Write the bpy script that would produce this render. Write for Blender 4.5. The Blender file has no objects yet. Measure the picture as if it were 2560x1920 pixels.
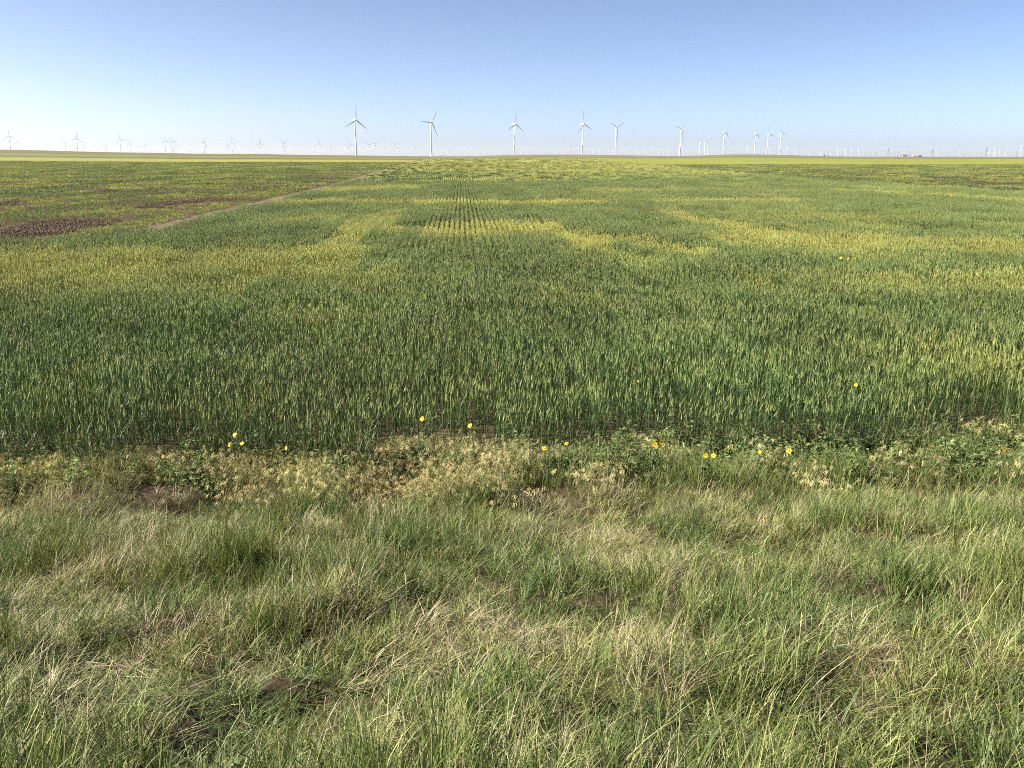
import bpy, math, random
import numpy as np
from mathutils import Vector, Matrix

random.seed(7)
RNG = np.random.default_rng(11)
S = bpy.context.scene
COL = S.collection

# ------------------------------------------------------------------ camera
FPX, PW, PH = 2150.0, 2560.0, 1920.0          # focal length in photo pixels
EYE = 4.0                                      # eye height over the field (photographer stands on the road bank)
YAW = math.radians(3.27)                       # camera looks a little to the right of the drill rows (+Y)
PITCH = math.atan((960.0 - 384.0) / FPX)
cam_d = bpy.data.cameras.new('camera')
cam_d.sensor_width = 36.0
cam_d.lens = 36.0 * FPX / PW
cam_d.clip_start = 0.05
cam_d.clip_end = 120000.0
cam = bpy.data.objects.new('camera', cam_d)
COL.objects.link(cam)
cam.location = (0, 0, EYE)
cam.rotation_euler = (math.pi / 2 - PITCH, 0, -YAW)
S.camera = cam

# ------------------------------------------------------------------ sky, sun, exposure
SUN_EL = math.radians(33)
SUN_AZ = YAW + math.radians(-94)               # azimuth from +Y, clockwise; the sun stands left, a little behind
world = bpy.data.worlds.new('World')
S.world = world
world.use_nodes = True
nt = world.node_tree
bg = nt.nodes['Background']
sky = nt.nodes.new('ShaderNodeTexSky')
sky.sky_type = 'NISHITA'
sky.sun_disc = False
sky.sun_elevation = SUN_EL
sky.sun_rotation = SUN_AZ
sky.altitude = 1500
sky.air_density = 0.38
sky.dust_density = 3.3
sky.ozone_density = 0.0
nt.links.new(sky.outputs[0], bg.inputs[0])
bg.inputs[1].default_value = 0.115

sl = bpy.data.lights.new('sun', 'SUN')
sl.energy = 5.0
sl.angle = math.radians(0.53)
sl.color = (1.0, 0.93, 0.80)
sun = bpy.data.objects.new('sun', sl)
COL.objects.link(sun)
sdir = Vector((math.sin(SUN_AZ) * math.cos(SUN_EL), math.cos(SUN_AZ) * math.cos(SUN_EL), math.sin(SUN_EL)))
sun.rotation_euler = (-sdir).to_track_quat('-Z', 'Y').to_euler()
sun.location = (-20, -5, 40)

S.view_settings.view_transform = 'Standard'
S.view_settings.look = 'None'
S.view_settings.exposure = 1.12
S.view_settings.gamma = 1.0
S.view_settings.use_curve_mapping = False
S.render.engine = 'CYCLES'
S.cycles.max_bounces = 3
S.cycles.diffuse_bounces = 1
S.cycles.glossy_bounces = 2
S.cycles.transmission_bounces = 1
S.cycles.sample_clamp_direct = 1.5
S.cycles.sample_clamp_indirect = 1.0
S.cycles.volume_bounces = 1
S.cycles.caustics_reflective = False
S.cycles.caustics_refractive = False
S.cycles.use_denoising = False
S.cycles.use_adaptive_sampling = True
S.cycles.adaptive_threshold = 0.03
S.cycles.adaptive_min_samples = 48
S.cycles.filter_width = 1.0
world.cycles.sampling_method = 'AUTOMATIC'

# ------------------------------------------------------------------ projection helpers
Fh = np.array([math.sin(YAW), math.cos(YAW), 0.0])
Rt = np.array([math.cos(YAW), -math.sin(YAW), 0.0])
Zu = np.array([0.0, 0.0, 1.0])
FWD = Fh * math.cos(PITCH) - Zu * math.sin(PITCH)
UPV = Fh * math.sin(PITCH) + Zu * math.cos(PITCH)


def ray(px, py):
    return Rt * (px - 1280.0) / FPX + UPV * (960.0 - py) / FPX + FWD


def ground_pt(px, py, z=0.0):
    d = ray(px, py)
    t = (z - EYE) / d[2]
    return d * t + np.array([0, 0, EYE])


def smooth(t):
    t = np.clip(t, 0, 1)
    return t * t * (3 - 2 * t)


# ------------------------------------------------------------------ value noise
_perm = np.random.default_rng(3).permutation(512)
_vals = np.random.default_rng(4).random(512)


def vnoise(x, y, seed=0):
    xi = np.floor(x).astype(np.int64); yi = np.floor(y).astype(np.int64)
    xf = x - xi; yf = y - yi
    u = xf * xf * (3 - 2 * xf); v = yf * yf * (3 - 2 * yf)

    def h(a, b):
        return _vals[_perm[(_perm[(a + seed * 37) & 511] + b) & 511]]
    return (h(xi, yi) * (1 - u) + h(xi + 1, yi) * u) * (1 - v) + (h(xi, yi + 1) * (1 - u) + h(xi + 1, yi + 1) * u) * v


def fbm(x, y, seed=0, oct=4):
    s = 0; a = 0.5; n = 0
    for k in range(oct):
        s = s + a * vnoise(x, y, seed + k * 5); n += a
        x = x * 2.03 + 17.1; y = y * 2.03 + 5.7; a *= 0.5
    return s / n


# ------------------------------------------------------------------ terrain height
_hz = [(-260, 371), (0, 374.2), (100, 376), (200, 379), (300, 381), (420, 382.5), (520, 385), (640, 384.7), (720, 386.7),
       (893, 388.6), (1080, 391), (1190, 390), (1250, 388), (1300, 386.6), (1450, 386.5), (1540, 387.8), (1640, 389.5),
       (1700, 390), (1760, 388.5), (1830, 385.7), (1900, 386), (1960, 387.5), (2050, 390), (2140, 391.7), (2260, 391.3),
       (2330, 391.8), (2450, 392), (2560, 392), (2800, 392)]
_haz, _htan = [], []
for _x, _y in _hz:
    _d = ray(_x, _y)
    _haz.append(math.atan2(_d[0], _d[1])); _htan.append(_d[2] / math.hypot(_d[0], _d[1]))
RIDGE = 2600.0


def terrain(x, y):
    x = np.asarray(x, float); y = np.asarray(y, float)
    d = np.hypot(x, y); az = np.arctan2(x, y)
    te = np.interp(az, _haz, _htan)
    # smooth the polyline a little
    te = (te + np.interp(az - 0.012, _haz, _htan) + np.interp(az + 0.012, _haz, _htan)) / 3
    w = 1 - smooth((np.abs(az) - 1.0) / 0.5)
    te = te * w + (-0.003) * (1 - w)
    zr = EYE + te * RIDGE
    zf = smooth((d - 200) / (RIDGE - 200)) * zr
    delta = 0.0015 * (1 - np.exp(-np.maximum(d - RIDGE, 0) / 5000.0))
    zb = EYE + (te - delta) * d
    z = np.where(d > RIDGE, zb, zf)
    # road bank the photographer stands on
    bank = 2.3 * (1 - smooth((y + 1.0) / 11.5)) * (1 - smooth((-y - 9) / 9.0))
    z = z + bank
    mv = (1 - smooth((y - 9.5) / 2.5)) * (1 - smooth((d - 30) / 20))
    z = z + mv * ((fbm(x / 0.9, y / 0.7, 21, 3) - 0.5) * 0.50 + (fbm(x / 0.25, y / 0.25, 22, 2) - 0.5) * 0.06)
    mf = (1 - smooth((d - 80) / 100)) * smooth((y - 9) / 3)
    z = z + mf * (fbm(x / 1.1, y / 1.1, 23, 2) - 0.5) * 0.08
    return z


# ------------------------------------------------------------------ field layout (world: +Y along the drill rows)
def XL(y):  # left edge of the wheat strip
    return np.interp(y, [0, 30, 34, 37, 42, 120, 220, 500, 1200], [-48, -30, -25, -20, -17.3, -17.0, -20, -27, -45])


def XR(y):  # right edge of the wheat strip
    return np.interp(y, [0, 77, 116, 313, 900, 2500], [54, 50.5, 47.5, 62, 110, 200])


def XW(y):  # wheat edge: standing wheat hides a strip of ground behind it
    return XL(y) + 3.0


WHEAT_Y0 = 10.7
WHEAT_Y1 = 900.0

_feat = []


def feat(pts, r, s):
    w = [ground_pt(px, py, 0.6)[:2] for px, py in pts]
    for a, b in zip(w[:-1], w[1:]):
        _feat.append((a, b, r, s))


feat([(-200, 655), (400, 655), (800, 640)], 4.3, 0.75)
feat([(0, 725), (550, 718)], 1.6, 0.40)
feat([(780, 640), (880, 590), (985, 530)], 1.7, 0.75)
feat([(720, 505), (1000, 505), (1480, 507)], 3.0, 0.95)
feat([(1135, 575), (1245, 572)], 4.6, 0.95)
feat([(925, 572), (1060, 578)], 2.2, 0.6)
feat([(1335, 550), (1400, 578), (1500, 618)], 1.5, 0.95)
feat([(1490, 592), (1690, 620)], 2.3, 0.9)
feat([(1670, 535), (1800, 555), (1950, 590), (2150, 605)], 2.6, 0.85)
feat([(1850, 600), (2200, 605), (2700, 625)], 3.6, 0.6)
feat([(2150, 705), (2650, 690)], 2.0, 0.45)
feat([(890, 472), (970, 470)], 8.0, 0.8)
feat([(1040, 452), (1340, 450)], 6.0, 0.8)
feat([(700, 555), (830, 545)], 2.4, 0.5)
feat([(1380, 735), (1500, 728)], 1.0, 0.5)
feat([(1640, 502), (2000, 500)], 2.6, 0.75)
feat([(1500, 478), (1700, 474)], 4.0, 0.6)
feat([(2120, 478), (2700, 508)], 3.4, 0.8)
feat([(1900, 540), (2300, 548)], 1.8, 0.4)
feat([(760, 775), (900, 790)], 0.9, 0.4)
feat([(2250, 900), (2700, 900)], 1.2, 0.25)


def yellowness(x, y):
    x = np.asarray(x, float); y = np.asarray(y, float)
    wx = x + (fbm(x / 2, y / 3, 41, 3) - 0.5) * 1.6
    wy = y + (fbm(x / 2, y / 3, 47, 3) - 0.5) * 1.6 + (vnoise(x / 0.55, np.floor(y / 40.0), 49) - 0.5) * np.clip(y / 45.0, 0.5, 2.5)
    f = np.zeros_like(x)
    for a, b, r, s in _feat:
        ab = b - a; L = (ab ** 2).sum()
        t = np.clip(((wx - a[0]) * ab[0] + (wy - a[1]) * ab[1]) / L, 0, 1)
        dd = np.hypot((wx - a[0] - t * ab[0]) * 2.2, wy - a[1] - t * ab[1])
        f = np.maximum(f, s * (1 - smooth((dd / r - 0.8) / 0.35)))
    n = fbm(x / 5.0, y / 8.0, 31, 4) * 0.7 + fbm(x / 1.2, y / 2.2, 35, 3) * 0.3
    nf = fbm(x / 16.0, y / 40.0, 37, 4)
    bias = np.interp(y, [10, 16, 24, 40, 60, 100, 130, 165, 250, 2000], [-.17, -.12, -.04, -.04, -.07, -.07, .06, .24, .30, .30])
    k = smooth((y - 60) / 60)
    bias = bias + 0.05 * smooth((x - 4) / 12) + 0.10 * smooth((-x - 2) / 8) * smooth((y - 140) / 60)
    nn = n * (1 - k) + (nf * 0.7 + n * 0.3) * k
    base = smooth((nn + bias - 0.50 + 0.06 * k) / (0.22 + 0.16 * k)) + 0.07 * smooth((y - 40) / 40)
    row = vnoise(x / 0.28, np.zeros_like(y) + np.floor(y / 30.0), 61)
    out = np.maximum(base * np.interp(y, [10, 24, 40, 110, 165, 300], [.75, .5, .34, .36, .55, .60]), f) + (row - 0.5) * 0.22
    return np.clip(out, 0, 1)


def fallow_cover(x, y):
    """how weedy the fallow is (0 bare soil .. 1 weeds)"""
    n = fbm(x / 3.5, y / 9.0, 51, 4) * 0.6 + fbm(x / 14.0, y / 40.0, 55, 3) * 0.4
    c = smooth((n - 0.33) / 0.22)
    xl = XL(y)
    off = xl - x
    band = smooth((off - 2.6) / .8) * (1 - smooth((off - 6.5) / 3.0)) * (1 - smooth((y - 50) / 14))     # freshly worked strip
    c = c * (1 - 0.95 * band)
    c = c * np.where((off > -3.2) & (off < 0.8), 0.02, 1)                            # bare track
    return c


# ------------------------------------------------------------------ material helpers
def new_mat(name):
    m = bpy.data.materials.new(name); m.use_nodes = True
    t = m.node_tree
    for n in list(t.nodes):
        t.nodes.remove(n)
    out = t.nodes.new('ShaderNodeOutputMaterial')
    return m, t, out


def N(t, typ, **kw):
    n = t.nodes.new(typ)
    for k, v in kw.items():
        setattr(n, k, v)
    return n


def mixc(t, fac, a, b, blend='MIX'):
    n = t.nodes.new('ShaderNodeMix'); n.data_type = 'RGBA'; n.blend_type = blend
    for sock, v in ((n.inputs[0], fac), (n.inputs[6], a), (n.inputs[7], b)):
        if isinstance(v, bpy.types.NodeSocket):
            t.links.new(v, sock)
        elif isinstance(v, (int, float)):
            sock.default_value = v
        else:
            sock.default_value = (*v, 1.0)
    return n.outputs[2]


def mathn(t, op, a, b=0.0, clamp=False):
    n = t.nodes.new('ShaderNodeMath'); n.operation = op; n.use_clamp = clamp
    for sock, v in ((n.inputs[0], a), (n.inputs[1], b)):
        if isinstance(v, bpy.types.NodeSocket):
            t.links.new(v, sock)
        else:
            sock.default_value = v
    return n.outputs[0]


def noise_tex(t, scale, detail=4, rough=0.6, vec=None):
    n = t.nodes.new('ShaderNodeTexNoise')
    n.inputs['Scale'].default_value = scale; n.inputs['Detail'].default_value = detail; n.inputs['Roughness'].default_value = rough
    if vec is not None:
        t.links.new(vec, n.inputs['Vector'])
    return n.outputs[0]


def leaf_shader(t, out, col, rough=0.5, trans=0.3, spec=0.35):
    p = N(t, 'ShaderNodeBsdfPrincipled')
    t.links.new(col, p.inputs['Base Color'])
    p.inputs['Roughness'].default_value = rough
    p.inputs['Specular IOR Level'].default_value = spec
    tr = N(t, 'ShaderNodeBsdfTranslucent')
    t.links.new(mixc(t, 0.5, col, (1.0, 1.0, 0.35), 'MULTIPLY'), tr.inputs[0])
    mx = N(t, 'ShaderNodeMixShader'); mx.inputs[0].default_value = trans
    t.links.new(p.outputs[0], mx.inputs[1]); t.links.new(tr.outputs[0], mx.inputs[2])
    t.links.new(mx.outputs[0], out.inputs[0])


def plant_mat(name, c_leaf, c_head, y_leaf, y_head, rough=0.5, trans=0.3, spec=0.35, base=None):
    """c_*: fresh colours, y_*: ripe colours; vc = (head?, height, random), tint (instancer) = (ripe, bright, hue)"""
    m, t, out = new_mat(name)
    a = N(t, 'ShaderNodeAttribute'); a.attribute_name = 'vc'
    sa = N(t, 'ShaderNodeSeparateColor'); t.links.new(a.outputs['Color'], sa.inputs[0])
    b = N(t, 'ShaderNodeAttribute'); b.attribute_name = 'tint'; b.attribute_type = 'INSTANCER'
    sb = N(t, 'ShaderNodeSeparateColor'); t.links.new(b.outputs['Color'], sb.inputs[0])
    fresh = mixc(t, sa.outputs[0], c_leaf, c_head)
    ripe = mixc(t, sa.outputs[0], y_leaf, y_head)
    rip = mathn(t, 'ADD', sb.outputs[0], mathn(t, 'MULTIPLY', mathn(t, 'SUBTRACT', sa.outputs[2], 0.5), 0.34), clamp=True)
    col = mixc(t, rip, fresh, ripe)
    if base:      # withered brown sheaths at the blade foot; shade is painted in too, for contrast
        col = mixc(t, mathn(t, 'MULTIPLY', mathn(t, 'SUBTRACT', 0.28, sa.outputs[1], True), 2.6, True), col, base)
    br = mathn(t, 'MULTIPLY', mathn(t, 'ADD', 0.72, mathn(t, 'MULTIPLY', sa.outputs[2], 0.56)),
               mathn(t, 'ADD', 0.55, mathn(t, 'MULTIPLY', sb.outputs[1], 0.9)))
    hsv = N(t, 'ShaderNodeHueSaturation')
    t.links.new(col, hsv.inputs['Color']); t.links.new(br, hsv.inputs['Value'])
    t.links.new(mathn(t, 'ADD', 0.485, mathn(t, 'MULTIPLY', sb.outputs[2], 0.03)), hsv.inputs['Hue'])
    leaf_shader(t, out, hsv.outputs[0], rough, trans, spec)
    return m


# ------------------------------------------------------------------ mesh builder
class MB:
    def __init__(self):
        self.v = []; self.f = []; self.c = []; self.mi = 0; self.m = []

    def add(self, vs, fs, cs=None):
        o = len(self.v)
        self.v += [tuple(p) for p in vs]
        self.f += [tuple(i + o for i in f) for f in fs]
        self.m += [self.mi] * len(fs)
        self.c += list(cs) if cs is not None else [(0, 0, 0.5)] * len(vs)

    def ribbon(self, base, az, length, width, lean=0.1, curve=0.5, seg=3, head=0.0, rnd=0.5, twist=0.0, taper=True, wmid=1.0):
        p = np.array(base, float); dx, dy = math.cos(az), math.sin(az)
        wa = az + math.pi / 2 + twist
        wv = np.array([math.cos(wa), math.sin(wa), 0.0])
        vs = []; fs = []; cs = []
        for i in range(seg + 1):
            s = i / seg
            th = lean + curve * s
            if taper:
                w = width * (1 - s) ** 0.6 * (0.55 + 0.45 * min(1, s * 4) * wmid) if i < seg else 0
            else:
                w = width
            if i == seg and taper:
                vs.append(p.copy()); cs.append((head, s, rnd))
            else:
                vs.append(p - wv * w / 2); vs.append(p + wv * w / 2); cs += [(head, s, rnd)] * 2
            p = p + (np.array([dx, dy, 0]) * math.sin(th) + Zu * math.cos(th)) * length / seg
        for i in range(seg):
            if i == seg - 1 and taper:
                fs.append((2 * i, 2 * i + 1, 2 * i + 2))
            else:
                fs.append((2 * i, 2 * i + 1, 2 * i + 3, 2 * i + 2))
        self.add(vs, fs, cs)
        return vs[-1]

    def spike(self, a, b, r, n=4, head=1.0, rnd=0.5, prof=(0.5, 1.0, 0.85)):
        a = np.array(a, float); b = np.array(b, float); ax = b - a
        u = np.cross(ax, [0.3, 0.9, 0.1]); u /= np.linalg.norm(u); w = np.cross(ax, u); w /= np.linalg.norm(w)
        vs = []; cs = []
        for k, pr in enumerate(prof):
            c = a + ax * (k / len(prof))
            for j in range(n):
                an = 2 * math.pi * j / n + k * 0.4
                vs.append(c + (u * math.cos(an) + w * math.sin(an)) * r * pr); cs.append((head, 1, rnd))
        vs.append(b); cs.append((head, 1, rnd))
        fs = []
        for k in range(len(prof) - 1):
            for j in range(n):
                fs.append((k * n + j, k * n + (j + 1) % n, (k + 1) * n + (j + 1) % n, (k + 1) * n + j))
        k = len(prof) - 1
        for j in range(n):
            fs.append((k * n + j, k * n + (j + 1) % n, (k + 1) * n))
        self.add(vs, fs, cs)

    def tube(self, path, radii, n=8, col=(0, 0, .5), cap=True):
        path = [np.array(p, float) for p in path]
        vs = []; fs = []
        for i, p in enumerate(path):
            ax = path[min(i + 1, len(path) - 1)] - path[max(i - 1, 0)]
            ax = ax / np.linalg.norm(ax)
            ref = np.array([0, 1, 0]) if abs(ax[2]) > 0.8 else Zu
            u = np.cross(ax, ref); u /= np.linalg.norm(u); w = np.cross(ax, u)
            for j in range(n):
                a = 2 * math.pi * j / n
                vs.append(p + (u * math.cos(a) + w * math.sin(a)) * radii[i])
        for i in range(len(path) - 1):
            for j in range(n):
                fs.append((i * n + j, i * n + (j + 1) % n, (i + 1) * n + (j + 1) % n, (i + 1) * n + j))
        if cap:
            fs.append(tuple(range(n))[::-1]); fs.append(tuple(range((len(path) - 1) * n, len(path) * n)))
        self.add(vs, fs, [col] * len(vs))

    def box(self, c, s):
        x, y, z = c; a, b, d = s[0] / 2, s[1] / 2, s[2] / 2
        vs = [(x + i * a, y + j * b, z + k * d) for k in (-1, 1) for j in (-1, 1) for i in (-1, 1)]
        fs = [(0, 2, 3, 1), (4, 5, 7, 6), (0, 1, 5, 4), (2, 6, 7, 3), (0, 4, 6, 2), (1, 3, 7, 5)]
        self.add(vs, fs)

    def mesh(self, name, mat, smooth_=False):
        me = bpy.data.meshes.new(name)
        me.from_pydata([tuple(map(float, p)) for p in self.v], [], self.f)
        at = me.attributes.new('vc', 'FLOAT_COLOR', 'POINT')
        at.data.foreach_set('color', np.array([(c[0], c[1], c[2], 1.0) for c in self.c], np.float32).ravel())
        for q in (mat if isinstance(mat, (list, tuple)) else [mat]):
            me.materials.append(q)
        if any(self.m):
            me.polygons.foreach_set('material_index', self.m)
        if smooth_:
            me.shade_smooth()
        me.update()
        return me

    def obj(self, name, mat, parent=None, smooth_=False):
        o = bpy.data.objects.new(name, self.mesh(name, mat, smooth_))
        COL.objects.link(o)
        if parent is not None:
            o.parent = parent
        return o


def tag(o, label, cat=None, group=None, kind=None):
    o['label'] = label
    if cat: o['category'] = cat
    if group: o['group'] = group
    if kind: o['kind'] = kind
    return o


def empty(name, loc):
    o = bpy.data.objects.new(name, None)
    o.empty_display_size = 0.3
    COL.objects.link(o); o.location = loc
    return o


# ------------------------------------------------------------------ scatter (uncountable plants = stuff)
_colls = {}


def variants(key, meshes):
    c = bpy.data.collections.new(key)
    for i, me in enumerate(meshes):
        o = bpy.data.objects.new('%s_%02d' % (key, i), me)
        c.objects.link(o)
    _colls[key] = (c, len(meshes))


def scatter(name, key, x, y, rotz, tilt, scale, tint, label, cat, zoff=0.0, sz=None):
    coll, nv = _colls[key]
    n = len(x)
    z = terrain(x, y) + zoff
    me = bpy.data.meshes.new(name)
    me.vertices.add(n)
    me.vertices.foreach_set('co', np.stack([x, y, z], 1).astype(np.float32).ravel())
    def put(nm, typ, arr, fld):
        a = me.attributes.new(nm, typ, 'POINT'); a.data.foreach_set(fld, arr)
    ta = RNG.random(n) * 2 * math.pi
    put('rot', 'FLOAT_VECTOR', np.stack([np.cos(ta) * tilt, np.sin(ta) * tilt, rotz], 1).astype(np.float32).ravel(), 'vector')
    s3 = np.stack([scale, scale, scale if sz is None else sz], 1)
    put('scl', 'FLOAT_VECTOR', s3.astype(np.float32).ravel(), 'vector')
    put('idx', 'INT', RNG.integers(0, nv, n).astype(np.int32), 'value')
    put('tint', 'FLOAT_COLOR', np.concatenate([tint, np.ones((n, 1))], 1).astype(np.float32).ravel(), 'color')
    o = bpy.data.objects.new(name, me); COL.objects.link(o)
    g = bpy.data.node_groups.new(name + '_scatter', 'GeometryNodeTree')
    g.interface.new_socket('Geometry', in_out='INPUT', socket_type='NodeSocketGeometry')
    g.interface.new_socket('Geometry', in_out='OUTPUT', socket_type='NodeSocketGeometry')
    gi = g.nodes.new('NodeGroupInput'); go = g.nodes.new('NodeGroupOutput')
    iop = g.nodes.new('GeometryNodeInstanceOnPoints')
    ci = g.nodes.new('GeometryNodeCollectionInfo')
    ci.inputs['Collection'].default_value = coll
    ci.inputs['Separate Children'].default_value = True
    ci.inputs['Reset Children'].default_value = True

    def named(nm, dt):
        k = g.nodes.new('GeometryNodeInputNamedAttribute'); k.data_type = dt; k.inputs['Name'].default_value = nm
        return k.outputs['Attribute']
    e2r = g.nodes.new('FunctionNodeEulerToRotation')
    g.links.new(named('rot', 'FLOAT_VECTOR'), e2r.inputs[0])
    g.links.new(gi.outputs[0], iop.inputs['Points'])
    g.links.new(ci.outputs[0], iop.inputs['Instance'])
    iop.inputs['Pick Instance'].default_value = True
    g.links.new(named('idx', 'INT'), iop.inputs['Instance Index'])
    g.links.new(e2r.outputs[0], iop.inputs['Rotation'])
    g.links.new(named('scl', 'FLOAT_VECTOR'), iop.inputs['Scale'])
    g.links.new(iop.outputs[0], go.inputs[0])
    md = o.modifiers.new('scatter', 'NODES'); md.node_group = g
    tag(o, label, cat, kind='stuff')
    return o


def in_view(x, y, margin=0.20, side=2.5):
    """keep a wedge around the view, with room to step aside"""
    xc = x * Rt[0] + y * Rt[1]; yc = x * Fh[0] + y * Fh[1]
    return np.abs(xc) < yc * (0.5954 + margin) + side


# ================================================================== GROUND SHEET
def build_ground():
    azf = np.radians(np.concatenate([np.linspace(-180, -46, 40, endpoint=False), np.linspace(-46, 50, 420, endpoint=False), np.linspace(50, 180, 40, endpoint=False)]))
    rr = [0.6]
    while rr[-1] < 27000:
        rr.append(rr[-1] * 1.021 + 0.0)
    rr = np.array(rr)
    A, D = np.meshgrid(azf, rr)
    X = np.sin(A) * D; Y = np.cos(A) * D
    Z = terrain(X, Y)
    na, nr = len(azf), len(rr)
    V = np.stack([X, Y, Z], 2).reshape(-1, 3)
    V = np.concatenate([V, [[0, 0, float(terrain(np.array([0.0]), np.array([0.0]))[0])]]])
    i = np.arange(nr - 1)[:, None]; j = np.arange(na)[None, :]
    j2 = (j + 1) % na
    F = np.stack([i * na + j, (i + 1) * na + j, (i + 1) * na + j2, i * na + j2], 2).reshape(-1, 4)
    faces = F[:, ::-1].tolist() + [(int(k), int((k + 1) % na), len(V) - 1)[::-1] for k in range(na)]
    me = bpy.data.meshes.new('ground')
    me.from_pydata(V.tolist(), [], faces)
    # real colours of the surface: soil, litter, distant crops
    x, y = V[:, 0], V[:, 1]
    d = np.hypot(x, y)
    def C(r, g, b): return np.array([r, g, b])[None, :]
    n1 = fbm(x / 2.2, y / 2.2, 71, 4)[:, None]
    n2 = fbm(x / 25.0, y / 25.0, 72, 4)[:, None]
    n3 = fbm(x / 140.0, y / 90.0, 73, 4)[:, None]
    trk = ((x > XL(y) - 0.4) & (x < XW(y)))[:, None]
    soil = np.where(trk, C(.185, .145, .092), C(.085, .060, .033)) * (0.7 + 0.6 * n1)
    inw = ((x > XW(y)) & (x < XR(y)) & (y > WHEAT_Y0))[:, None]
    verge = (y < 11.2)[:, None]
    litter = C(.060, .042, .026) * (0.6 + 0.8 * n1)
    ye = yellowness(x, y)[:, None]
    wheat_far = C(.105, .130, .042) * (1 - ye) + C(.285, .265, .082) * ye
    wheat_soil = C(.13, .105, .06) * (0.7 + 0.6 * n1)
    fy = smooth((y - 480) / 200)[:, None]
    wheat = wheat_soil * (1 - fy) + wheat_far * fy
    cov = fallow_cover(x, y)[:, None]
    fal_far = np.where(trk, C(.185, .14, .095), C(.12, .09, .055) * (1 - cov) + C(.17, .20, .06) * cov)
    ff = smooth((y - 120) / 150)[:, None]
    fallow = soil * (1 - ff) + fal_far * ff
    col = np.where(inw, wheat, fallow)
    # right-hand fallow is more overgrown
    # far strips
    left = (x < XL(y))[:, None]
    q = smooth((n2 - 0.35) / 0.3)
    yel = C(.29, .275, .08) * (0.85 + 0.3 * n2)
    olive = C(.150, .150, .062) * (0.8 + 0.4 * n3) * (1 - 0.3 * q) + C(.20, .18, .09) * 0.3 * q
    tan_ = C(.20, .175, .105) * (0.75 + 0.5 * n3)
    g2 = C(.115, .140, .052) * (0.8 + 0.4 * n2)
    yy = (y + (n3[:, 0] - 0.5) * 120)[:, None]
    lcol = np.where(yy < 430, col, np.where(yy < 445, C(.07, .075, .035), np.where(yy < 640, yel, np.where(yy < 760, g2, np.where(yy < 1100, C(.20, .19, .075), olive)))))
    rx = (x > XR(y))[:, None]
    bright = C(.245, .265, .055) * (0.85 + 0.3 * n2)
    rcol = np.where(yy < 230, col, np.where(yy < 300, C(.17, .165, .075), np.where(yy < 800, bright, np.where(yy < 1050, g2 * 1.3, tan_))))
    ccol = np.where(yy < 900, col, np.where(yy < 1250, g2 * 1.25, tan_))
    col = np.where(left, lcol, np.where(rx, rcol, ccol))
    col = np.where(verge, litter, col)
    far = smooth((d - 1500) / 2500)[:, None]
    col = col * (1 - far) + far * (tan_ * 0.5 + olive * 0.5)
    col = np.where((y < -2)[:, None], C(.24, .21, .17), col)
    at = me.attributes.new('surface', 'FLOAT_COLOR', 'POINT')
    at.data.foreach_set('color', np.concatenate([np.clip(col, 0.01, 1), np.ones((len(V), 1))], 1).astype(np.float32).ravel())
    m, t, out = new_mat('field_ground')
    a = N(t, 'ShaderNodeAttribute'); a.attribute_name = 'surface'
    geo = N(t, 'ShaderNodeNewGeometry')
    n_a = noise_tex(t, 6.0, 3, 0.7, geo.outputs['Position'])
    n_b = noise_tex(t, 0.6, 3, 0.65, geo.outputs['Position'])
    k = mathn(t, 'ADD', 0.45, mathn(t, 'MULTIPLY', mathn(t, 'ADD', n_a, n_b), 0.55))
    hs = N(t, 'ShaderNodeHueSaturation'); t.links.new(a.outputs['Color'], hs.inputs['Color']); t.links.new(k, hs.inputs['Value'])
    p = N(t, 'ShaderNodeBsdfPrincipled'); p.inputs['Roughness'].default_value = 0.95; p.inputs['Specular IOR Level'].default_value = 0.1
    t.links.new(hs.outputs[0], p.inputs['Base Color'])
    bp = N(t, 'ShaderNodeBump'); bp.inputs['Strength'].default_value = 0.7; bp.inputs['Distance'].default_value = 0.06
    t.links.new(n_a, bp.inputs['Height']); t.links.new(bp.outputs[0], p.inputs['Normal'])
    t.links.new(p.outputs[0], out.inputs[0])
    me.materials.append(m); me.shade_smooth(); me.update()
    o = bpy.data.objects.new('ground', me); COL.objects.link(o)
    tag(o, 'gently rolling farm fields of soil and crops reaching the horizon', kind='structure')
    return o, float(V[:, 2].min())


ground, ZMIN = build_ground()

# ================================================================== WHEAT
M_WHEAT = plant_mat('wheat_plant', (.052, .102, .034), (.200, .255, .080), (.266, .276, .056), (.490, .480, .125), 0.5, 0.15, 0.35)
R_ = random.Random(5)


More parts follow.
